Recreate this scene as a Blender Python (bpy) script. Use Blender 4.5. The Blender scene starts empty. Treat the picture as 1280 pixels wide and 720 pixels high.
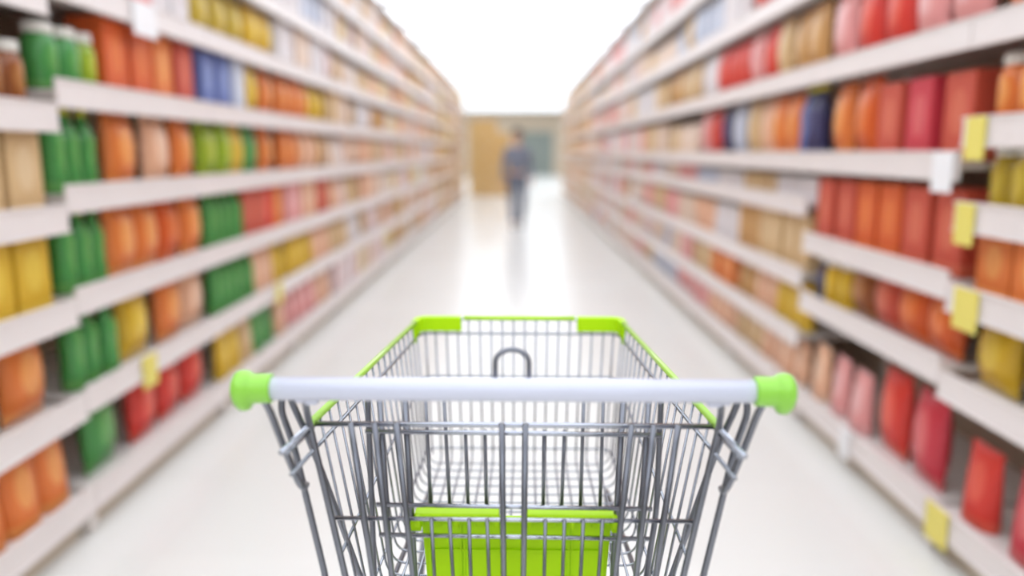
import bpy, bmesh, math, random
from mathutils import Vector, Matrix
random.seed(7)
C = bpy.context.scene.collection
H = 1.33            # camera height above the floor
XL, XR = 1.485, 1.40  # distance of the left and right shelf fronts from the aisle axis
CEIL = 3.6
SHELF_END = 23.2

# ------------------------------------------------------------------ colour and materials
def lin(c):
    def f(v):
        v = v / 255.0
        return v / 12.92 if v <= 0.04045 else ((v + 0.055) / 1.055) ** 2.4
    return (f(c[0]), f(c[1]), f(c[2]), 1.0)

def new_mat(name):
    m = bpy.data.materials.new(name); m.use_nodes = True
    nt = m.node_tree; b = nt.nodes['Principled BSDF']
    return m, nt, b

def simple(name, rgb, rough=0.5, metal=0.0, coat=0.0, noise=0.0, scale=20, bump=0.0):
    m, nt, b = new_mat(name)
    b.inputs['Roughness'].default_value = rough
    b.inputs['Metallic'].default_value = metal
    b.inputs['Coat Weight'].default_value = coat
    tc = nt.nodes.new('ShaderNodeTexCoord')
    nz = nt.nodes.new('ShaderNodeTexNoise'); nz.inputs['Scale'].default_value = scale
    nt.links.new(tc.outputs['Object'], nz.inputs['Vector'])
    mx = nt.nodes.new('ShaderNodeMix'); mx.data_type = 'RGBA'
    a = lin(rgb)
    mx.inputs[6].default_value = tuple(v * (1 - noise) for v in a[:3]) + (1,)
    mx.inputs[7].default_value = tuple(min(1, v * (1 + noise)) for v in a[:3]) + (1,)
    nt.links.new(nz.outputs['Fac'], mx.inputs[0])
    nt.links.new(mx.outputs[2], b.inputs['Base Color'])
    if bump:
        bp = nt.nodes.new('ShaderNodeBump'); bp.inputs['Strength'].default_value = bump
        bp.inputs['Distance'].default_value = 0.001
        nt.links.new(nz.outputs['Fac'], bp.inputs['Height']); nt.links.new(bp.outputs['Normal'], b.inputs['Normal'])
    return m

def emit(name, rgb, s):
    m, nt, b = new_mat(name)
    b.inputs['Base Color'].default_value = lin(rgb)
    b.inputs['Emission Color'].default_value = lin(rgb)
    b.inputs['Emission Strength'].default_value = s
    return m

M_chrome = simple('zinc_wire', (156, 158, 165), 0.25, 1.0, noise=0.06, scale=60)
M_bright = simple('highlit_wire', (186, 188, 197), 0.22, 1.0, noise=0.05, scale=60)  # lighter copy of the wire: highlight on horizontal bars put into the colour
M_tube = simple('galvanised_tube', (126, 127, 134), 0.32, 1.0, noise=0.08, scale=40)
M_white = simple('handle_plastic', (212, 212, 226), 0.28, coat=0.4, noise=0.01)
M_cap = simple('green_cap_plastic', (146, 210, 66), 0.33, coat=0.3, noise=0.03)
M_lime = simple('lime_plastic', (186, 234, 0), 0.5, coat=0.0, noise=0.02)
M_lime.node_tree.nodes['Principled BSDF'].inputs['Specular IOR Level'].default_value = .25
M_rail = simple('lime_sleeve', (172, 216, 84), 0.3, coat=0.4, noise=0.03)
M_rubber = simple('grey_rubber', (70, 72, 76), 0.8)
M_shelf = simple('shelf_enamel', (232, 224, 218), 0.45, noise=0.02, scale=3)
M_rail_p = simple('price_rail_plastic', (238, 228, 224), 0.35, noise=0.03, scale=4)
M_back = simple('shelf_back', (196, 178, 158), 0.6, noise=0.05, scale=3)
M_kick = simple('kick_plate_paint', (216, 200, 176), 0.5, noise=0.05, scale=3)
M_ycard = simple('yellow_card', (238, 222, 112), 0.5)
M_wcard = simple('white_card', (248, 246, 246), 0.5)
M_wall = simple('wall_paint', (226, 208, 184), 0.8, noise=0.03, scale=2)
M_wall2 = simple('side_wall_paint', (236, 233, 230), 0.8, noise=0.02, scale=2)
M_ceil = simple('ceiling_panel', (246, 246, 248), 0.8, noise=0.01, scale=2)
M_beam = simple('beam_paint', (176, 177, 184), 0.6, noise=0.02)
M_door = simple('door_paint', (150, 158, 150), 0.6, noise=0.06)
M_lamp = emit('lamp_diffuser', (240, 247, 255), 3.3)

def floor_mat():
    m, nt, b = new_mat('polished_floor')
    b.inputs['Roughness'].default_value = 0.22
    tc = nt.nodes.new('ShaderNodeTexCoord')
    br = nt.nodes.new('ShaderNodeTexBrick')
    br.offset = 0.0; br.squash = 1.0
    br.inputs['Scale'].default_value = 1.0
    br.inputs['Brick Width'].default_value = 0.6; br.inputs['Row Height'].default_value = 0.6
    br.inputs['Mortar Size'].default_value = 0.0015
    br.inputs['Color1'].default_value = lin((240, 237, 232)); br.inputs['Color2'].default_value = lin((238, 235, 230))
    br.inputs['Mortar'].default_value = lin((230, 226, 220))
    nt.links.new(tc.outputs['Object'], br.inputs['Vector'])
    nz = nt.nodes.new('ShaderNodeTexNoise'); nz.inputs['Scale'].default_value = 1.5
    nt.links.new(tc.outputs['Object'], nz.inputs['Vector'])
    mr = nt.nodes.new('ShaderNodeMapRange'); mr.inputs[3].default_value = 0.18; mr.inputs[4].default_value = 0.3
    nt.links.new(nz.outputs['Fac'], mr.inputs[0]); nt.links.new(mr.outputs[0], b.inputs['Roughness'])
    nt.links.new(br.outputs['Color'], b.inputs['Base Color'])
    return m
M_floor = floor_mat()

COL = {
 'orange': ((234, 128, 60), (250, 186, 110)), 'deep orange': ((222, 96, 38), (240, 140, 70)),
 'yellow': ((224, 180, 44), (244, 214, 90)), 'olive yellow': ((200, 170, 54), (226, 200, 90)),
 'green': ((76, 152, 76), (124, 180, 96)), 'lime green': ((150, 178, 40), (214, 212, 80)),
 'red': ((222, 60, 48), (238, 110, 80)), 'brick red': ((206, 84, 62), (226, 128, 96)),
 'crimson': ((206, 56, 70), (228, 128, 120)), 'beige': ((218, 182, 132), (236, 210, 172)),
 'peach': ((240, 186, 150), (250, 216, 190)), 'pink': ((236, 160, 156), (248, 206, 204)),
 'white': ((238, 232, 232), (222, 206, 206)), 'blue': ((104, 120, 180), (170, 184, 220)),
 'navy': ((56, 54, 92), (120, 126, 170)), 'brown': ((150, 84, 40), (206, 150, 90)),
 'tan': ((206, 154, 92), (230, 190, 140)), 'pale blue': ((200, 206, 222), (232, 234, 242)), 'pale peach': ((236, 208, 186), (244, 226, 212)),
 'pale pink': ((238, 210, 208), (244, 226, 226)), 'pale yellow': ((232, 212, 150), (240, 226, 186)),
}
_pm = {}
def pmat(col, kind):
    """pack material: own colour with a printed oval panel and a foot band"""
    k = (col, kind)
    if k in _pm: return _pm[k]
    m, nt, b = new_mat((col + '_' + kind).replace(' ', '_'))
    b.inputs['Roughness'].default_value = {'snack_bag': .35, 'carton': .55, 'bottle': .2, 'jar': .18, 'tin_can': .35, 'pouch': .4}[kind]
    a, c2 = COL[col]
    tc = nt.nodes.new('ShaderNodeTexCoord')
    sep = nt.nodes.new('ShaderNodeSeparateXYZ'); nt.links.new(tc.outputs['Generated'], sep.inputs[0])
    mp = nt.nodes.new('ShaderNodeMapping'); mp.vector_type = 'POINT'
    mp.inputs['Location'].default_value = (-1.0, -1.1, -1.15); mp.inputs['Scale'].default_value = (2.0, 2.2, 2.1)
    nt.links.new(tc.outputs['Generated'], mp.inputs[0])
    ln = nt.nodes.new('ShaderNodeVectorMath'); ln.operation = 'LENGTH'
    s2 = nt.nodes.new('ShaderNodeSeparateXYZ'); nt.links.new(mp.outputs[0], s2.inputs[0])
    cb = nt.nodes.new('ShaderNodeCombineXYZ'); nt.links.new(s2.outputs[1], cb.inputs[1]); nt.links.new(s2.outputs[2], cb.inputs[2])
    nt.links.new(cb.outputs[0], ln.inputs[0])
    lt = nt.nodes.new('ShaderNodeMath'); lt.operation = 'LESS_THAN'; lt.inputs[1].default_value = 0.55
    nt.links.new(ln.outputs['Value'], lt.inputs[0])
    lo = nt.nodes.new('ShaderNodeMath'); lo.operation = 'LESS_THAN'; lo.inputs[1].default_value = 0.14
    nt.links.new(sep.outputs[2], lo.inputs[0])
    mxv = nt.nodes.new('ShaderNodeMath'); mxv.operation = 'MAXIMUM'
    nt.links.new(lt.outputs[0], mxv.inputs[0]); nt.links.new(lo.outputs[0], mxv.inputs[1])
    mx = nt.nodes.new('ShaderNodeMix'); mx.data_type = 'RGBA'
    mx.inputs[6].default_value = lin(a); mx.inputs[7].default_value = lin(tuple(a[i]*.45 + c2[i]*.55 for i in range(3)))
    nt.links.new(mxv.outputs[0], mx.inputs[0]); nt.links.new(mx.outputs[2], b.inputs['Base Color'])
    _pm[k] = m
    return m

# ------------------------------------------------------------------ mesh helpers
def link_mesh(name, bm, mat, parent=None, smooth=True):
    me = bpy.data.meshes.new(name); bm.normal_update(); bm.to_mesh(me); bm.free()
    for m in (mat if isinstance(mat, (list, tuple)) else [mat]): me.materials.append(m)
    if smooth:
        for p in me.polygons: p.use_smooth = True
    o = bpy.data.objects.new(name, me); C.objects.link(o)
    if parent is not None: o.parent = parent
    return o

def box(bm, c, s, bev=0.0, rot=None, mi=0):
    r = bmesh.ops.create_cube(bm, size=1.0)
    vs = r['verts']
    bmesh.ops.scale(bm, vec=Vector(s), verts=vs)
    if bev > 0:
        es = list({e for v in vs for e in v.link_edges})
        rb = bmesh.ops.bevel(bm, geom=es, offset=bev, segments=2, affect='EDGES', profile=0.5)
        vs = list({v for f in rb['faces'] for v in f.verts} | {v for v in vs if v.is_valid})
    mt = Matrix.Translation(Vector(c))
    if rot: mt = mt @ rot
    bmesh.ops.transform(bm, matrix=mt, verts=vs)
    if mi:
        for f in {f for v in vs for f in v.link_faces}: f.material_index = mi
    return vs

def fillet(pts, r, n=6):
    P = [Vector(p) for p in pts]
    out = [P[0]]
    for i in range(1, len(P) - 1):
        a, b, c = P[i-1], P[i], P[i+1]
        u = (a - b); v = (c - b)
        rr = r[i] if isinstance(r, (list, tuple)) else r
        d = min(rr, u.length * .49, v.length * .49)
        u.normalize(); v.normalize()
        if d < 1e-5 or u.angle(-v) < 0.03: out.append(b); continue
        p0, p2 = b + u * d, b + v * d
        for k in range(n + 1):
            t = k / n
            out.append(p0 * (1-t)**2 + b * 2*t*(1-t) + p2 * t*t)
    out.append(P[-1])
    return out

def sweep(bm, pts, rad, n=8, profile=None, up=None):
    """tube along pts; profile = [(side, up)] cross-section, default circle"""
    P = [Vector(p) for p in pts]
    T = []
    for i in range(len(P)):
        a = P[max(i-1, 0)]; b = P[min(i+1, len(P)-1)]
        T.append((b - a).normalized())
    if up is None:
        ref = Vector((0, 0, 1)) if abs(T[0].z) < .9 else Vector((1, 0, 0))
    else: ref = Vector(up)
    N = T[0].cross(ref).normalized()
    rings = []
    prof = profile or [(math.cos(2*math.pi*k/n) * rad, math.sin(2*math.pi*k/n) * rad) for k in range(n)]
    for i, p in enumerate(P):
        if up is not None: N = T[i].cross(Vector(up)).normalized()
        else:
            N = (N - T[i] * N.dot(T[i])).normalized()
        B = N.cross(T[i])
        rings.append([bm.verts.new(p + N * a + B * b) for a, b in prof])
    m = len(prof)
    for i in range(len(rings) - 1):
        for k in range(m):
            bm.faces.new((rings[i][k], rings[i][(k+1) % m], rings[i+1][(k+1) % m], rings[i+1][k]))
    bm.faces.new(rings[0][::-1]); bm.faces.new(rings[-1])
    return rings

def tube(name, pts, rad, mat, parent, fr=0.0, n=8):
    bm = bmesh.new()
    sweep(bm, fillet(pts, fr) if fr else [Vector(p) for p in pts], rad, n)
    bmesh.ops.recalc_face_normals(bm, faces=bm.faces)
    return link_mesh(name, bm, mat, parent)

def lathe(bm, prof, n=20, axis='Z', c=(0, 0, 0)):
    rings = []
    for r, h in prof:
        ring = []
        for k in range(n):
            a = 2*math.pi*k/n; x, y = r*math.cos(a), r*math.sin(a)
            v = (x, y, h) if axis == 'Z' else (h, x, y)
            ring.append(bm.verts.new(Vector(v) + Vector(c)))
        rings.append(ring)
    for i in range(len(rings)-1):
        for k in range(n):
            bm.faces.new((rings[i][k], rings[i][(k+1) % n], rings[i+1][(k+1) % n], rings[i+1][k]))
    bm.faces.new(rings[0][::-1]); bm.faces.new(rings[-1])
    bmesh.ops.recalc_face_normals(bm, faces=bm.faces)

def tag(o, label, cat, group=None, kind=None):
    if label: o['label'] = label
    if cat: o['category'] = cat
    if group: o['group'] = group
    if kind: o['kind'] = kind
    return o

def empty(name, loc, label, cat, group=None, rz=0.0):
    o = bpy.data.objects.new(name, None); o.empty_display_size = .1; C.objects.link(o)
    o.location = loc; o.rotation_euler = (0, 0, rz)
    return tag(o, label, cat, group)

def struct(name, c, s, mat):
    bm = bmesh.new(); box(bm, c, s)
    o = link_mesh(name, bm, mat, smooth=False); o['kind'] = 'structure'
    return o

# ------------------------------------------------------------------ the hall
FAR = 46.0
struct('floor', (0, 20.5, -0.05), (17, 52, 0.1), M_floor)
struct('ceiling', (0, 20.5, CEIL + 0.1), (17, 52, 0.1), M_ceil)
struct('wall_left', (-8.45, 20.5, CEIL/2+.025), (0.1, 52, CEIL+.05), M_wall2)
struct('wall_right', (8.45, 20.5, CEIL/2+.025), (0.1, 52, CEIL+.05), M_wall2)
struct('wall_far', (0, FAR, CEIL/2+.025), (16.8, 0.1, CEIL+.05), M_wall)
struct('wall_behind', (0, -5, CEIL/2+.025), (16.8, 0.1, CEIL+.05), M_wall2)
struct('baseboard_far', (0, FAR - .065, .06), (16.8, 0.03, .12), M_kick)
bm = bmesh.new()
box(bm, (1.15, FAR - .08, 1.25), (2.0, .06, 2.5), .005)
d = link_mesh('door_1', bm, M_door, smooth=False); d['kind'] = 'structure'
bm = bmesh.new(); box(bm, (.95, FAR-.13, 1.05), (.03, .04, .3), .008)
box(bm, (1.35, FAR-.13, 1.05), (.03, .04, .3), .008)
link_mesh('door_handle', bm, M_chrome, d)

# rows of ceiling lamps and the beams between them
ys = [-3.4 + 2.1 * k for k in range(23)]
ords = ['first','second','third','fourth','fifth','sixth','seventh','eighth','ninth','tenth','eleventh','twelfth','thirteenth','fourteenth','fifteenth','sixteenth','seventeenth','eighteenth','nineteenth','twentieth','twenty-first','twenty-second','twenty-third','twenty-fourth','twenty-fifth']
def lamp():
    t = empty('ceiling_lamp', (0, 0, CEIL), '', '')
    bm = bmesh.new()
    for sx in (-1, 1): box(bm, (sx*3.98, 0, -.015), (.04, 1.9, .05), .003)
    for sy in (-1, 1): box(bm, (0, sy*.935, -.015), (7.92, .03, .05), .003)
    link_mesh('lamp_frame', bm, M_beam, t, False)
    bm = bmesh.new(); box(bm, (0, 0, -.02), (7.9, 1.84, .03))
    link_mesh('diffuser', bm, M_lamp, t, False)
    return t
def copy_tree(o, parent=None):
    c = o.copy(); C.objects.link(c)
    if parent is not None: c.parent = parent
    for ch in KIDS.get(o.name, []) or [x for x in o.children]:
        copy_tree(ch, c)
    return c
KIDS = {}
lp = lamp()
for i, y in enumerate(ys):
    o = lp if i == 0 else copy_tree(lp)
    o.location = (0, y, CEIL)
    if y < 11: tag(o, 'wide white ceiling light panel overhead, in front of the visible rows', 'ceiling light', 'ceiling light rows overhead')
    else:
        n = [k for k in ys if k >= 11].index(y)
        tag(o, 'wide glowing white ceiling light panel, %s row counted from the top of the photo' % ords[n], 'ceiling light', 'ceiling light rows over the aisle')
    bm = bmesh.new(); box(bm, (0, 0, 0), (16.6, .12, .05), .005)
    if y > -3:
        b = link_mesh('trim_%d' % (i+1), bm, M_beam, smooth=False); b.location = (0, y - 1.05, CEIL - .045); b['kind'] = 'structure'
    else: bm.free()

# ------------------------------------------------------------------ shelving
def bay(side, X, y0, y1, levels, label, group, cards):
    t = empty('shelving_unit', (side*X, y0, 0), label, 'shelving', group)
    L = y1 - y0; s = side; D = .50
    def part(name, f, mat, parent=t, smooth=False):
        bm = bmesh.new(); f(bm); return link_mesh(name, bm, mat, parent, smooth)
    part('kick_plate', lambda b: box(b, (s*(.05+.01), L/2, .05), (.02, L-.004, .10)), M_kick)
    part('back_panel', lambda b: box(b, (s*(D-.01), L/2, 1.45), (.02, L-.045, 2.90)), M_back)
    for yy in (.012, L-.012):
        part('upright', lambda b: (box(b, (s*(D-.04), yy, 1.46), (.05, .022, 2.92), .002), box(b, (s*(D*.5), yy, .06), (D-.02, .022, .1))), M_shelf)
    for i, z in enumerate(levels):
        first = (i == 0)
        def deck(b):
            box(b, (s*(D/2), L/2, z), (D-.03, L-.05, .022 if not first else .03), .002)
            if first: box(b, (s*.012, L/2, z-.02), (.02, L-.004, .10), .004)
        sh = part('shelf', deck, M_shelf)
        part('price_rail', lambda b: (box(b, (s*(-.002), L/2, z), (.012, L-.006, .096), .003),
                                      box(b, (s*(-.010), L/2, z+.043), (.006, L-.006, .006)), box(b, (s*(-.010), L/2, z-.043), (.006, L-.006, .006))), M_rail_p, sh)
        for (cz, cy, cm, w) in cards:
            if abs(cz - z) < .03:
                pc = part('price_card', lambda b: box(b, (s*(-.016), cy*L, z-.02), (.004, w, .13), .001), cm, sh)
                pc['label'] = ('yellow' if cm is M_ycard else 'white') + ' price card on the shelf rail'
    part('top_panel', lambda b: box(b, (s*(D/2), L/2, 2.93), (D, L-.004, .03), .003), M_shelf)
    return t

BW = 1.28
LV = [.14, .485, .83, 1.175, 1.52, 1.865, 2.21, 2.555]
LN = [.14, .47, .80, 1.115, 1.44, 1.80, 2.17, 2.55]
RN = [.14, .58, .87, 1.13, 1.39, 1.69, 2.1, 2.5]
RM = [.14, .62, .905, 1.285, 1.69, 2.1, 2.5]
RF = [.14, .42, .72, 1.07, 1.285, 1.69, 2.1, 2.5]
bays = []
k = 0; y = 2.56 - BW
while y < SHELF_END - .5:
    bays.append((-1, XL, y, y+BW, LN if k == 0 else LV, k)); y += BW; k += 1
k = 0; y = 2.48 - BW
while y < SHELF_END:
    bays.append((1, XR, y, y+BW, RN if k == 0 else RM if k == 1 else RF, k)); y += BW; k += 1

# products: cells[(side, bay, level)] = list of (fraction, kind, colours)
B, K, T_, J, P_, N_ = 'snack_bag', 'carton', 'bottle', 'jar', 'pouch', 'tin_can'
cells = {
 # left, nearest bay (only its far half is in the frame)
 (-1,0,0): [(1,P_,['yellow','orange'])], (-1,0,1): [(.75,B,['olive yellow','orange','olive yellow']),(1,B,['orange'])],
 (-1,0,2): [(1,K,['olive yellow','olive yellow','yellow'])], (-1,0,3): [(1,K,['beige'])], (-1,0,4): [(1,J,['deep orange','peach','brown'])],
 (-1,0,5): [(1,B,['crimson','brick red'])], (-1,0,6): [(1,K,['white','brown'])], (-1,0,7): [(1,K,['beige'])],
 (-1,1,0): [(.3,B,['green']),(.95,B,['red'])], (-1,1,1): [(.27,T_,['green']),(.55,B,['yellow','orange']),(1,B,['orange','peach'])],
 (-1,1,2): [(.27,T_,['green']),(1,B,['orange','deep orange','orange'])], (-1,1,3): [(.27,T_,['green']),(.55,B,['orange','peach']),(1,B,['peach','orange'])],
 (-1,1,4): [(.3,J,['green','lime green']),(1,K,['deep orange','orange','brick red'])], (-1,1,5): [(1,K,['white','pink','white'])],
 (-1,1,6): [(1,B,['crimson','white'])], (-1,1,7): [(1,K,['pink'])],
 (-1,2,0): [(.45,P_,['yellow','beige']),(1,P_,['green','peach'])], (-1,2,1): [(.5,T_,['green']),(1,P_,['peach','yellow'])],
 (-1,2,2): [(.4,T_,['green']),(1,K,['brick red','red','orange'])], (-1,2,3): [(.7,B,['lime green','yellow','green']),(1,B,['orange'])],
 (-1,2,4): [(.5,K,['blue','pale blue']),(1,B,['yellow','orange'])], (-1,2,5): [(1,B,['olive yellow','yellow'])],
 (-1,2,6): [(1,B,['yellow','orange'])], (-1,2,7): [(1,K,['yellow','beige'])],
 (-1,3,0): [(1,P_,['pink','peach'])],(-1,3,1): [(1,P_,['yellow','peach'])],(-1,3,2): [(1,K,['pink','peach','brick red'])],(-1,3,3): [(1,B,['orange','peach','tan'])],
 (-1,3,4): [(1,B,['orange','yellow'])],(-1,3,5): [(1,K,['white','pale peach','white'])],(-1,3,6): [(1,K,['white','pale blue'])],(-1,3,7): [(1,K,['white','tan'])],
 # right
 (1,0,0): [(.6,P_,['yellow','orange']),(1,P_,['crimson','red','red'])], (1,0,1): [(1,B,['olive yellow','olive yellow','yellow'])],
 (1,0,2): [(1,K,['deep orange','deep orange','orange'])], (1,0,3): [(1,J,['yellow','olive yellow'])], (1,0,4): [(1,J,['olive yellow','orange'])],
 (1,0,5): [(1,B,['yellow','orange'])], (1,0,6): [(1,K,['olive yellow'])], (1,0,7): [(1,K,['red'])],
 (1,1,0): [(.45,B,['crimson','red']),(1,P_,['pink','peach'])], (1,1,1): [(.7,B,['deep orange','brick red','brown']),(1,J,['yellow','navy'])],
 (1,1,2): [(1,K,['brick red','deep orange','brick red'])], (1,1,3): [(.55,K,['brick red','crimson','brick red']),(1,B,['deep orange','orange'])],
 (1,1,4): [(1,B,['pink','red','pink'])], (1,1,5): [(1,K,['pink','beige'])], (1,1,6): [(1,K,['peach'])],
 (1,2,0): [(1,P_,['peach','beige'])], (1,2,1): [(1,P_,['yellow','peach','tan'])], (1,2,2): [(1,K,['beige','beige','tan'])],
 (1,2,3): [(1,N_,['white','beige'])], (1,2,4): [(.25,T_,['navy','blue']),(1,B,['orange','peach','beige'])],
 (1,2,5): [(.6,B,['tan','beige']),(1,B,['red','pink'])], (1,2,6): [(1,B,['beige','red'])], (1,2,7): [(1,K,['white','pale blue'])],
 (1,3,0): [(1,P_,['peach','pink'])],(1,3,1): [(1,K,['orange','beige'])],(1,3,2): [(1,N_,['white','peach'])],(1,3,3): [(1,N_,['white','pale blue'])],
 (1,3,4): [(.5,B,['pale blue','navy']),(1,B,['red','pink'])],(1,3,5): [(1,B,['red','white'])],(1,3,6): [(1,K,['white','pale blue'])],(1,3,7): [(1,K,['white'])],
}
pale_haze_l = ['pale peach','beige','white','pale pink','pale peach','beige','peach','pale yellow','white','tan']  # far packs paled: haze and flare over distance put into their colours
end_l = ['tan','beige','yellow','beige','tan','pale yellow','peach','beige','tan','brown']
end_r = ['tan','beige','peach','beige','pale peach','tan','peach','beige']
pale_haze_r = ['white','pale pink','pale peach','beige','white','pink','pale blue','pale peach','pink','tan']  # right side, with the same distance haze put into the pack colours
SIZE = {B: (.10, .205, .27), K: (.14, .17, .23), T_: (.085, .085, .29), J: (.10, .10, .17), P_: (.08, .16, .21), N_: (.09, .09, .12)}  # depth, width, height

def tmpl(kind):
    """unit pack: x = depth (front face towards -x), y = width, z = height; returns list of (name, bmesh)"""
    d, w, h = SIZE[kind]
    bm = bmesh.new()
    if kind in (B, P_):
        nz, ny = 8, 8
        crimp = .06 if kind == B else .10
        for sgn in (-1, 1):
            g = []
            for i in range(nz+1):
                row = []
                for j in range(ny+1):
                    u, v = j/ny*2-1, i/nz
                    inner = min(1, max(0, (v-crimp*(kind == B))/(1-crimp*(1+(kind == B)))))
                    bulge = (math.sin(math.pi*inner)**.45 if 0 < inner < 1 else 0) * (1-abs(u)**2.6)**.6
                    if kind == P_ : bulge = (1-inner)**.35*(1 if inner<1 else 0)*(1-abs(u)**3)**.6
                    wob = 1 - .05*math.sin(math.pi*v)*(kind == B)
                    row.append(bm.verts.new((sgn*d/2*(.02+.98*bulge), u*w/2*wob, v*h)))
                g.append(row)
            for i in range(nz):
                for j in range(ny):
                    bm.faces.new((g[i][j], g[i][j+1], g[i+1][j+1], g[i+1][j]))
        bmesh.ops.remove_doubles(bm, verts=bm.verts, dist=.0001)
        # close the rim between front and back sheets
        be = [e for e in bm.edges if e.is_boundary]
        bmesh.ops.bridge_loops(bm, edges=be) if be else None
        bmesh.ops.recalc_face_normals(bm, faces=bm.faces)
        return [(kind, bm)]
    if kind == K:
        box(bm, (0, 0, h/2), (d, w, h), .004)
        box(bm, (0, 0, h+.001), (d*.9, w*.96, .002))
        return [(kind, bm)]
    if kind == T_:
        r = w/2
        lathe(bm, [(r*.9, 0), (r, .008), (r, h*.22), (r*.94, h*.3), (r*.94, h*.5), (r, h*.58), (r*.95, h*.66), (r*.45, h*.84), (r*.36, h*.9), (r*.36, h*.93)], 14)
        b2 = bmesh.new(); lathe(b2, [(r*.42, h*.92), (r*.44, h*.93), (r*.44, h*.99), (r*.4, h)], 12)
        return [(kind, bm), ('cap', b2)]
    if kind == J:
        r = w/2
        lathe(bm, [(r*.9, 0), (r, .008), (r, h*.68), (r*.92, h*.76), (r*.74, h*.82), (r*.74, h*.86)], 14)
        b2 = bmesh.new(); lathe(b2, [(r*.82, h*.84), (r*.84, h*.85), (r*.84, h*.99), (r*.8, h)], 14)
        return [(kind, bm), ('lid', b2)]
    r = w/2
    lathe(bm, [(r*.96, 0), (r, .003), (r, .006), (r*.97, .009), (r*.97, h-.009), (r, h-.006), (r, h-.003), (r*.96, h), (r*.92, h-.003)], 14)
    return [(kind, bm)]

_tm = {}
def mesh_for(kind, col):
    """(body mesh, [(part name, mesh)]) for a pack in one colour"""
    if (kind, col) in _tm: return _tm[(kind, col)]
    out = []
    for i, (nm, bm) in enumerate(tmpl(kind)):
        me = bpy.data.meshes.new(nm); bm.normal_update(); bm.to_mesh(me); bm.free()
        me.materials.append(pmat(col, kind) if i == 0 else simple('closure_'+nm, (240, 236, 226) if nm == 'lid' else (226, 210, 60), .4))
        if kind != K:
            for p in me.polygons: p.use_smooth = True
        out.append((nm, me))
    _tm[(kind, col)] = out
    return out

NICE = {B: 'snack bag', K: 'carton', T_: 'bottle', J: 'jar', P_: 'standing pouch', N_: 'tin can'}
PLUR = {B: 'snack bags', K: 'cartons', T_: 'bottles', J: 'jars', P_: 'standing pouches', N_: 'tin cans'}
placements = []
kinds_far = [K, B, P_, N_, B, K, T_, J]
for (side, X, y0, y1, levels, bi) in bays:
    sname = 'left' if side < 0 else 'right'
    cards = []
    if side > 0 and bi == 0: cards = [(.87, .90, M_ycard, .13), (.14, .93, M_ycard, .13), (1.13, .94, M_ycard, .10), (1.39, .93, M_ycard, .10)]
    if side > 0 and bi == 1: cards = [(1.285, .06, M_wcard, .12), (.14, .5, M_wcard, .1)]
    if side < 0 and bi == 1: cards = [(.485, .35, M_ycard, .12), (1.865, .5, M_wcard, .2)]
    if side < 0 and bi == 2: cards = [(.485, .7, M_ycard, .12)]
    bay(side, X, y0, y1, levels, 'tall stocked shelving unit on the %s of the aisle, %s from the camera' % (sname, ords[bi]),
        'shelving units on the %s side' % sname, cards)
    lv = levels + [2.90]
    for li in range(len(levels)):
        z0 = levels[li] + .016; room = lv[li+1] - levels[li] - .045
        cell = cells.get((side, bi, li))
        if cell is None:
            pal = (pale_haze_l if side < 0 else pale_haze_r) if bi < 11 else (end_l if side < 0 else end_r)
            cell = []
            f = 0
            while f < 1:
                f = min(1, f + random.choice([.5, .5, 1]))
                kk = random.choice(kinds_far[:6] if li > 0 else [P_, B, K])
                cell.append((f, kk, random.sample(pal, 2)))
        f0 = 0.0
        for (f1, kind, cols) in cell:
            a = y0 + .03 + f0*(y1-y0-.06); b = y0 + .03 + f1*(y1-y0-.06)
            d, w, h = SIZE[kind]
            sh = min(1.25, (room-.01)/h) if kind != N_ else 1.0
            if kind == J: sh = min(1.25, (room-.01)/h)
            sw = 1.0 if kind in (B, K, P_) else min(1.1, sh)
            if sh < .85: sw = max(.8, sh)
            n = max(1, int((b-a)/(w*sw+.008)))
            step = (b-a)/n
            stack = max(1, int(room/(h*sh))) if kind in (N_, J) else 1
            for q in range(n):
                col = cols[min(len(cols)-1, int(q/n*len(cols)))] if len(cols) <= 3 else cols[q % len(cols)]
                for st in range(stack):
                    yy = a + step*(q+.5)
                    jit = random.uniform(0, .02)
                    x = side*(X + .03 + d*max(sw, .9)/2*1.05 + jit)
                    z = z0 + st*h*sh
                    rz = (0 if side > 0 else math.pi) + (random.uniform(-.05, .05) if kind in (B, P_) else 0)
                    lab = '%s %s, %s shelf up, %s shelving unit from the camera, %s side' % (col, NICE[kind], ords[li], ords[bi], sname)
                    grp = '%s %s, %s shelf of the %s unit on the %s' % (col, PLUR[kind], ords[li], ords[bi], sname)
                    s3 = (min(1.0, sw), sw, sh) if kind in (B, K, P_) else (sw, sw, sh)
                    if kind in (B, P_) and sh > 1: s3 = (1, sw, sh)
                    placements.append((yy, kind, col, (x, yy, z), rz, s3, lab, grp))
            f0 = f1
placements.sort(key=lambda p: p[0])
count = {}; rest = {}
proto = {}
for (yy, kind, col, loc, rz, s3, lab, grp) in placements:
    if yy < 1.75: continue                       # nearer than the frame edge: not seen
    count[kind] = count.get(kind, 0) + 1
    if count[kind] > 290:
        rest.setdefault(kind, []).append((col, loc, rz, s3)); continue
    parts = mesh_for(kind, col)
    key = (kind, col)
    if key not in proto:
        o = bpy.data.objects.new(kind, parts[0][1]); C.objects.link(o)
        ks = []
        for nm, me in parts[1:]:
            c = bpy.data.objects.new(nm, me); C.objects.link(c); c.parent = o; ks.append(c)
        proto[key] = (o, ks)
    else:
        po, pk = proto[key]
        o = po.copy(); C.objects.link(o)
        for c0 in pk:
            c = c0.copy(); C.objects.link(c); c.parent = o
    o.location = loc; o.rotation_euler = (0, 0, rz); o.scale = s3
    tag(o, lab, NICE[kind].split()[-1] if kind != B else 'snack bag', grp)
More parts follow.
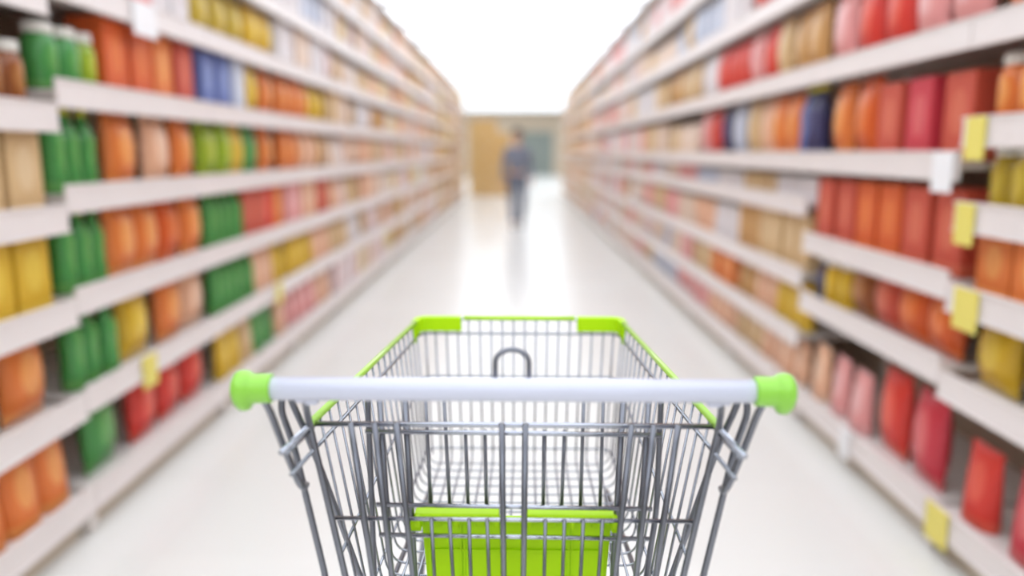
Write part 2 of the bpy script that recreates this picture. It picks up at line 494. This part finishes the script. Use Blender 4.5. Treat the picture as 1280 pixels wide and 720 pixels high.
for kind, lst in rest.items():
    vs, fs, mi, mats = [], [], [], []
    for (col, loc, rz, s3) in lst:
        M = Matrix.Translation(Vector(loc)) @ Matrix.Rotation(rz, 4, 'Z') @ Matrix.Diagonal((s3[0], s3[1], s3[2], 1))
        for nm, me in mesh_for(kind, col):
            # far packs use one flat material per colour, their print is far below a pixel
            key = col
            if key not in mats: mats.append(key)
            b0 = len(vs)
            vs += [M @ v.co for v in me.vertices]
            for p in me.polygons:
                fs.append([b0 + i for i in p.vertices]); mi.append(mats.index(key))
    me = bpy.data.meshes.new(kind); me.from_pydata([tuple(v) for v in vs], [], fs)
    for c in mats:
        a, c2 = COL[c]
        me.materials.append(simple('far_' + c.replace(' ', '_'), tuple((a[i]*.65 + c2[i]*.35) for i in range(3)), .45, noise=.12, scale=9))
    me.polygons.foreach_set('material_index', mi)
    me.update()
    o = bpy.data.objects.new('distant_' + kind, me); C.objects.link(o)
    tag(o, 'distant mass of mixed-colour %s along the far shelves of both sides' % PLUR[kind], NICE[kind], None, 'stuff')
print('PRODUCTS', count)

# ------------------------------------------------------------------ carton stacks at the end of the aisle
M_ct = simple('end_carton_tan', (212, 172, 112), .7, noise=.05); M_ct2 = simple('end_carton_gold', (206, 160, 74), .7, noise=.05)
M_tape = simple('carton_tape', (226, 205, 170), .35)
def end_carton():
    bm = bmesh.new(); box(bm, (0, 0, .19), (.40, .36, .38), .006)
    o = link_mesh('cardboard_box', bm, M_ct, smooth=False)
    bm = bmesh.new(); box(bm, (0, 0, .381), (.055, .362, .003)); box(bm, (0, -.1815, .34), (.055, .003, .08))
    t = link_mesh('tape', bm, M_tape, o, False); return o, t
ec, et = end_carton(); first = True
for ci, cx in enumerate((-1.22, -.80, -.38)):
    for r in range(6 if ci < 2 else 5):
        if first: o = ec; first = False
        else:
            o = ec.copy(); C.objects.link(o); t = et.copy(); C.objects.link(t); t.parent = o
        o.location = (cx + random.uniform(-.01, .01), 24.2 + random.uniform(-.02, .02), .382*r + .0005)
        tag(o, 'brown cardboard box at the aisle end, %s up in the %s stack' % (ords[r], ['leftmost','middle','rightmost'][ci]), 'cardboard box', 'boxes stacked at the aisle end')

# ------------------------------------------------------------------ a shopper far down the aisle
M_skin = simple('skin', (208, 160, 134), .55); M_hair = simple('hair', (48, 38, 34), .6, bump=.5)
M_shirt = simple('jacket_cloth', (128, 132, 146), .85, noise=.1, scale=8); M_trous = simple('trouser_cloth', (112, 118, 134), .85, noise=.1, scale=8)  # cloth greys lifted: flare over the distant figure is put into the colour
M_shoe = simple('shoe', (50, 48, 50), .5)
def skin(name, nodes, edges, mat, parent, sub=2):
    names = list(nodes); me = bpy.data.meshes.new(name)
    me.from_pydata([nodes[n][0] for n in names], [(names.index(a), names.index(b)) for a, b in edges], [])
    o = bpy.data.objects.new(name, me); C.objects.link(o)
    if parent is not None: o.parent = parent
    md = o.modifiers.new('Skin', 'SKIN')
    for i, n in enumerate(names):
        sv = me.skin_vertices[0].data[i]; r = nodes[n][1]
        sv.radius = (r, r) if not isinstance(r, tuple) else r
        sv.use_root = (i == 0)
    md.use_smooth_shade = True
    s = o.modifiers.new('Sub', 'SUBSURF'); s.levels = sub; s.render_levels = sub
    me.materials.append(mat)
    return o
PX, PY = .02, 13.7
N = {'pelvis': ((0,0,.93),(.135,.10)), 'waist': ((0,0,1.06),(.12,.09)), 'chest': ((0,.0,1.26),(.15,.10)), 'neck0': ((0,0,1.40),.065), 'neck': ((0,-.01,1.46),.052),
     'head0': ((0,-.02,1.54),.075), 'head1': ((0,-.025,1.61),.092), 'head2': ((0,-.02,1.67),.075)}
E = [('pelvis','waist'),('waist','chest'),('chest','neck0'),('neck0','neck'),('neck','head0'),('head0','head1'),('head1','head2')]
for s, sg in (('l', -1), ('r', 1)):
    st = .16 * sg
    N.update({'hip'+s: ((sg*.09,0,.88),.092), 'knee'+s: ((sg*.09,-.05 - st*.3,.48),.058), 'ankle'+s: ((sg*.085, st+.03,.09),.040), 'toe'+s: ((sg*.10,st-.13,.045),.035),
      'sh'+s: ((sg*.175,0,1.36),.058), 'elb'+s: ((sg*.235,.02+st*.3,1.09),.043), 'wr'+s: ((sg*.235,-.06-st*.4,.86),.030), 'palm'+s: ((sg*.232,-.085-st*.45,.80),(.022,.036))})
    E += [('pelvis','hip'+s),('hip'+s,'knee'+s),('knee'+s,'ankle'+s),('ankle'+s,'toe'+s),('chest','sh'+s),('sh'+s,'elb'+s),('elb'+s,'wr'+s),('wr'+s,'palm'+s)]
    px, py, pz = N['palm'+s][0]
    for fi, (dy, ln) in enumerate(((-.030,.060),(-.010,.070),(.010,.066),(.029,.052))):
        N['f%da%s' % (fi, s)] = ((px, py+dy, pz-.045), .0095); N['f%db%s' % (fi, s)] = ((px-sg*.012, py+dy-.006, pz-.045-ln), .008)
        E += [('palm'+s, 'f%da%s' % (fi, s)), ('f%da%s' % (fi, s), 'f%db%s' % (fi, s))]
    N['th'+s] = ((px-sg*.022, py-.045, pz-.015), .011); N['ti'+s] = ((px-sg*.028, py-.062, pz-.052), .009)
    E += [('palm'+s,'th'+s),('th'+s,'ti'+s)]
per = skin('person', N, E, M_skin, None)
per.location = (PX, PY, 0); per.rotation_euler = (0, 0, .1)
tag(per, 'person in dark grey-blue jacket and trousers walking in the distant aisle centre', 'person')
G = {'a': ((0,0,.93),(.15,.115)), 'b': ((0,0,1.08),(.145,.11)), 'c': ((0,0,1.27),(.17,.12)), 'd': ((0,0,1.40),(.085,.08))}
GE = [('a','b'),('b','c'),('c','d')]
for s, sg in (('l', -1), ('r', 1)):
    for q, rr in (('sh', .073), ('elb', .058), ('wr', .044)): G[q+s] = (N[q+s][0], rr)
    GE += [('c','sh'+s),('sh'+s,'elb'+s),('elb'+s,'wr'+s)]
skin('jacket', G, GE, M_shirt, per)
G = {'a': ((0,0,.96),(.145,.11))}; GE = []
for s, sg in (('l', -1), ('r', 1)):
    for q, rr in (('hip', .108), ('knee', .076), ('ankle', .062)): G[q+s] = (N[q+s][0], rr)
    GE += [('a','hip'+s),('hip'+s,'knee'+s),('knee'+s,'ankle'+s)]
skin('trousers', G, GE, M_trous, per)
for s, sg in (('l', -1), ('r', 1)):
    a = N['ankle'+s][0]; t = N['toe'+s][0]
    skin('shoe', {'h': ((a[0], a[1]+.02, .05), .048), 'm': ((a[0], (a[1]+t[1])/2, .046), .046), 't': ((t[0], t[1]-.01, .04), .038)}, [('h','m'),('m','t')], M_shoe, per)
bm = bmesh.new(); bmesh.ops.create_uvsphere(bm, u_segments=20, v_segments=14, radius=1)
for v in bm.verts:
    co = v.co
    if co.y < -.2 and co.z < .25: v.co = co * .82
    v.co = Vector((v.co.x*.098, v.co.y*.112 - .008, v.co.z*.115 + 1.635))
link_mesh('hair', bm, M_hair, per)
bm = bmesh.new()
for sx in (-1, 1):
    bmesh.ops.create_uvsphere(bm, u_segments=8, v_segments=6, radius=.011, matrix=Matrix.Translation((sx*.032, -.112, 1.60)))
link_mesh('eyes', bm, M_hair, per)
bm = bmesh.new(); bmesh.ops.create_cone(bm, segments=8, radius1=.017, radius2=.006, depth=.045, cap_ends=True, matrix=Matrix.Translation((0, -.118, 1.575)))
link_mesh('nose', bm, M_skin, per)

# ------------------------------------------------------------------ the shopping cart
Y0 = .724
cart = empty('shopping_cart', (-.004, Y0, 0), 'grey wire shopping cart with white handle and lime green trim in the aisle', 'shopping cart', None, math.radians(-.9))
S = .90; GD = H / S      # the cart's own size; its wheels stand on the floor
cart.location = (-.0036, Y0*S, 0); cart.scale = (S, S, S)
DG = GD - H
def c(x, y, d): return Vector((x, y - Y0, GD - d))

# handle with its green ends
hz = .227
bm = bmesh.new(); lathe(bm, [(.0108, -.2395), (.0116, -.239), (.0116, .239), (.0108, .2395)], 40, 'X', c(0, Y0, hz))
handle = link_mesh('handle', bm, M_white, cart)
for sg in (-1, 1):
    bm = bmesh.new()
    prof = [(.0125, .2335), (.0142, .2345), (.0144, .2365), (.0141, .2515), (.0148, .2535), (.0168, .2560), (.0177, .2595), (.0177, .2645), (.0162, .2685), (.0120, .271), (.005, .272)]
    lathe(bm, [(r, h*sg) for r, h in prof], 32, 'X', c(0, Y0, hz))
    # the cap swells downwards over the end of the tube
    for v in bm.verts:
        dz = v.co.z - (GD - hz)
        if dz < 0:
            t = max(0, min(1, (abs(v.co.x) - .250) / .006)) * max(0, min(1, (.2715 - abs(v.co.x)) / .006))
            v.co.z += dz * .28 * t
    o = link_mesh('end_cap', bm, M_cap, handle); o['label'] = 'lime green plastic end cap'
    bm = bmesh.new()
    box(bm, c(sg*.196, Y0+.002, hz+.0125), (.014, .010, .009), .003); box(bm, c(sg*.207, Y0+.002, hz+.0115), (.010, .010, .006), .002)
    link_mesh('handle_bracket', bm, M_white, cart)
# hook arch standing on the handle
pts = [c(-.0165, Y0+.006, .222), c(-.0165, Y0+.012, .203)]
for k in range(1, 12):
    a = math.pi - math.pi*k/12
    pts.append(c(math.cos(a)*.0165, Y0+.012+.002*math.sin(a), .203 - .0125*math.sin(a)))
pts += [c(.0165, Y0+.012, .203), c(.0165, Y0+.006, .222)]
tube('hook_arch', pts, .0028, M_tube, cart, 0, 10)

def Xr(y): return .2244 - (y - .73) * .080
def Df(y): return .546 + (1.30 - y) * .02
def Xf(y): return .172 - (y - .80) * .022
def Xs(y, d): return Xr(y) + (Xf(y) - Xr(y)) * (d - .29) / (Df(y) - .29)

for sg in (-1, 1):
    # outer handle post ending in a hook
    tube('handle_post', [c(sg*.254, .727, .236), c(sg*.2475, .734, .240), c(sg*.2425, .739, .255), c(sg*.2310, .741, .2945), c(sg*.2180, .742, .3330), c(sg*.2165, .752, .343), c(sg*.2205, .7755, .350)], .0036, M_tube, cart, .008, 12)
    # looped post: up from the chassis, over behind the handle and down round the basket
    tube('frame_loop', [c(sg*.208, .737, 1.19+DG), c(sg*.204, .757, .80), c(sg*.2055, .780, .460), c(sg*.2242, .780, .3577), c(sg*.2328, .780, .310), c(sg*.2445, .779, .2690),
                        c(sg*.2435, .781, .2540), c(sg*.2375, .787, .2540), c(sg*.2340, .790, .2690), c(sg*.2252, .800, .302), c(sg*.2166, .820, .352),
                        c(sg*.2095, .850, .4146), c(sg*.192, .885, .52), c(sg*.170, .93, .575), c(sg*.150, 1.24, .566)], .0036, M_tube, cart, .012, 12)
    # inner post carrying the gate
    tube('gate_post', [c(sg*.196, .728, .238), c(sg*.2055, .735, .241), c(sg*.2135, .765, .262), c(sg*.2185, .792, .292), c(sg*.199, .793, .40), c(sg*.171, .795, .56)], .0037, M_tube, cart, .012, 12)
# basket: U-shaped cross wires
ys_ = [1.305 - .03*k for k in range(17)]
for y in ys_:
    d = Df(y)
    tube('cross_wire', [c(-Xr(y), y, .29), c(-Xf(y), y, d), c(Xf(y), y, d), c(Xr(y), y, .29)], .0017, M_chrome, cart, .022)
# front and floor wires
for k in range(16):
    x = (k - 7.5) * .01985
    tube('front_wire', [c(x, 1.335, .289), c(x*.93, 1.318, Df(1.31)-.003), c(x*1.02, .80, Df(.80)-.003)], .0018, M_chrome, cart, .02)
# two more uprights in each front corner
for sg in (-1, 1):
    tube('front_wire', [c(sg*.1665, 1.334, .289), c(sg*.155, 1.318, .535)], .0018, M_chrome, cart)
# lengthwise hoops
def hoop(name, dn, dfar, yn, r, off=.0034, fr=.022):
    yf = 1.335 - (dfar-.29)*.066 + .003
    tube(name, [c(-Xs(yn, dn)-off, yn, dn), c(-Xs(yf, dfar)-off*.3, yf, dfar), c(Xs(yf, dfar)+off*.3, yf, dfar), c(Xs(yn, dn)+off, yn, dn)], r, M_chrome, cart, fr)
hoop('side_hoop', .318, .316, .728, .0024, .0015)
hoop('side_hoop', .447, .393, .80, .0021)
hoop('side_hoop', .530, .524, .80, .0020)
# rim
rimp = [c(-Xr(.716), .716, .29), c(-.1765, 1.337, .29), c(.1765, 1.337, .29), c(Xr(.716), .716, .29)]
rim = tube('rim_wire', rimp, .0031, M_bright, cart, .022, 12)
for sg in (-1, 1):
    tube('rim_brace', [c(sg*(Xr(.722)-.001), .724, .2950), c(sg*(Xr(.80)-.001), .80, .2950)], .0024, M_chrome, cart)
    o = tube('green_sleeve', [c(sg*Xr(.797), .797, .2885), c(sg*Xr(1.30), 1.30, .2885)], .0044, M_rail, rim, 0, 12)
    o['label'] = 'pale lime green plastic sleeve along the side rim'
    # corner guard
    prof = [(-.0065,-.0125),(-.005,-.014),(.005,-.014),(.0065,-.0125),(.0065,.009),(.005,.0115),(-.005,.0115),(-.0065,.009)]
    bm = bmesh.new()
    path = fillet([c(sg*Xr(1.298), 1.298, .297), c(sg*.1765, 1.337, .297), c(sg*.102, 1.337, .297)], .022, 8)
    sweep(bm, path, 0, profile=prof, up=(0, 0, 1))
    bmesh.ops.recalc_face_normals(bm, faces=bm.faces)
    box(bm, c(sg*(Xr(1.292)-.001), 1.291, .309), (.006, .006, .026), .001)
    o = link_mesh('corner_guard', bm, M_lime, rim, False); o['label'] = 'bright lime green corner guard on the front rim'
o = tube('green_sleeve', [c(-.098, 1.337, .2885), c(.098, 1.337, .2885)], .0040, M_lime, rim, 0, 12)
o['label'] = 'lime green plastic sleeve along the front rim'

# rear gate
gate = tube('gate_bar', [c(-.2185, .80, .2905), c(.2185, .80, .2905)], .0031, M_bright, cart, 0, 12)
gate.name = 'rear_gate'
tube('gate_crossbar', [c(-.1995, .798, .399), c(.1995, .798, .399)], .0024, M_bright, gate, 0, 10)
tube('gate_crossbar', [c(-.173, .798, .553), c(.173, .798, .553)], .0026, M_chrome, gate, 0, 10)
for a, b in ((.1757, .1475), (.150, .1285), (.1263, .105), (.0128, .0100)):
    for sg in (-1, 1):
        tube('gate_bar', [c(sg*a + .0005, .7945, .287), c(sg*b + .0005, .7945, .556)], .0034, M_tube, gate, 0, 10)
for a, b in ((-.090,-.0845),(-.070,-.063),(-.0486,-.0450),(-.0286,-.0245),(.0353,.0335),(.0562,.053),(.0769,.072),(.098,.090)):
    tube('gate_bar', [c(a, .7945, .3965), c(b, .7945, .556)], .0021, M_tube, gate, 0, 10)

# folded child seat behind the gate
seat = tube('child_seat', [c(-.161, .8225, .50), c(-.161, .8225, .40), c(-.1635, .83, .265), c(.1635, .83, .265), c(.161, .8225, .40), c(.150, .8225, .50)], .0033, M_tube, cart, .014, 10)
tube('seat_crossbar', [c(-.164, .8155, .3045), c(.163, .8155, .3065)], .0027, M_bright, seat, 0, 10)
tube('seat_crossbar', [c(-.155, .8155, .391), c(.155, .8155, .3935)], .0026, M_bright, seat, 0, 10)
tube('seat_crossbar', [c(-.151, .810, .4245), c(.152, .810, .4265)], .0026, M_bright, seat, 0, 10)
for sg in (-1, 1):
    tube('seat_bar', [c(sg*.1205, .8225, .268), c(sg*.112, .8225, .54)], .0035, M_tube, seat, 0, 10)
    tube('seat_bar', [c(sg*.1485, .8225, .268), c(sg*.139, .8225, .54)], .0032, M_tube, seat, 0, 10)
for a, b, top in ((-.097,-.0936,.27),(-.0767,-.072,.27),(-.0536,-.0513,.303),(-.0319,-.0306,.303),(.034,.0333,.303),(.0564,.054,.303),(.077,.0752,.27),(.0984,.0972,.27)):
    tube('seat_bar', [c(a, .8195, top), c(b, .8195, .3945)], .0022, M_tube, seat, 0, 10)

# green plastic seat flap with lips, hooks and ribs
bm = bmesh.new()
def trap(y, th, xt, xb, dt, db, x0=0):
    co = [(-xt+x0, y, dt), (xt+x0, y, dt), (xb+x0, y, db), (-xb+x0, y, db)]
    f = [bm.verts.new(c(*p)) for p in co]; g = [bm.verts.new(c(p[0], p[1]+th, p[2])) for p in co]
    bm.faces.new(f); bm.faces.new(g[::-1])
    for i in range(4): bm.faces.new((f[i], g[i], g[(i+1) % 4], f[(i+1) % 4]))
FY = .831; fx = .003
trap(FY, .004, .109, .100, .4125, .548, fx)
for xr in (-.098, -.062, -.058, .062, .066, .102):
    box(bm, c(xr + fx - .002, FY-.001, .478), (.0018, .003, .132))
box(bm, c(fx, FY-.001, .4525), (.204, .003, .0018))
box(bm, c(fx, FY-.001, .418), (.216, .004, .004), .001)
flap = link_mesh('seat_flap', bm, M_lime, seat, False); flap['label'] = 'bright lime green plastic flap'
for x0, x1 in ((-.1125, -.0165), (.0150, .1170)):
    bm = bmesh.new()
    L = x1 - x0; xm = (x0+x1)/2
    box(bm, c(xm, FY-.006, .4050), (L, .019, .0055), .0022)
    box(bm, c(xm, FY-.0005, .4095), (L, .006, .012), .001)
    for xx in (x0+.003, xm, x1-.003):
        box(bm, c(xx, FY-.0125, .4110), (.0055, .006, .0150), .0015)
    o = link_mesh('clip_lip', bm, M_lime, flap, False)
    for xx in (x0 + L*.27, x0 + L*.77):
        bm = bmesh.new()
        box(bm, c(xx, FY-.002, .4185), (.010, .004, .008), .001)
        link_mesh('catch', bm, M_lime, flap, False)
for sg in (-1, 1):
    bm = bmesh.new()
    box(bm, c(sg*.1135 + fx, FY-.008, .4165), (.013, .018, .0125), .002)
    box(bm, c(sg*.1105 + fx, FY-.020, .408), (.006, .010, .012), .002)
    link_mesh('side_catch', bm, M_lime, flap, False)

# chassis and wheels below the frame edge
tube('chassis_rail', [c(-.208, .737, 1.185+DG), c(-.15, 1.30, 1.175+DG), c(.15, 1.30, 1.175+DG), c(.208, .737, 1.185+DG)], .009, M_tube, cart, .05, 12)
for sg in (-1, 1):
    tube('basket_support', [c(sg*.150, 1.235, .568), c(sg*.165, 1.13, .75), c(sg*.172, 1.08, 1.178+DG)], .006, M_tube, cart, .08, 10)
for (x, y) in ((-.206, .757), (.206, .757), (-.152, 1.277), (.152, 1.277)):
    bm = bmesh.new()
    for s in (-1, 1): box(bm, c(x + s*.020, y, 1.238+DG), (.003, .035, .090), .001)
    box(bm, c(x, y, 1.1935+DG), (.046, .045, .004), .001)
    w = link_mesh('caster', bm, M_chrome, cart, False)
    bm = bmesh.new(); lathe(bm, [(.008, -.014), (.046, -.013), (.0505, -.009), (.0505, .009), (.046, .013), (.008, .014)], 28, 'X', (x, y - Y0, .0508))
    link_mesh('wheel', bm, M_rubber, w)

# ------------------------------------------------------------------ camera
cam = bpy.data.cameras.new('camera'); co = bpy.data.objects.new('camera', cam); C.objects.link(co)
F = 970.0
cam.sensor_width = 36; cam.lens = 36 * F / 1280
co.location = (0, 0, H)
co.rotation_euler = (math.radians(90 - 9.94), 0, math.radians(.3))
cam.clip_start = .02; cam.clip_end = 200
cam.dof.use_dof = True; cam.dof.focus_distance = .875; cam.dof.aperture_fstop = (cam.lens/1000) / .0185
bpy.context.scene.camera = co

w = bpy.data.worlds.new('world'); bpy.context.scene.world = w; w.use_nodes = True
w.node_tree.nodes['Background'].inputs[0].default_value = (1, 1, 1, 1)
w.node_tree.nodes['Background'].inputs[1].default_value = .5
vs = bpy.context.scene.view_settings
vs.view_transform = 'Standard'; vs.look = 'None'; vs.gamma = 1; vs.use_curve_mapping = False
vs.exposure = -.88
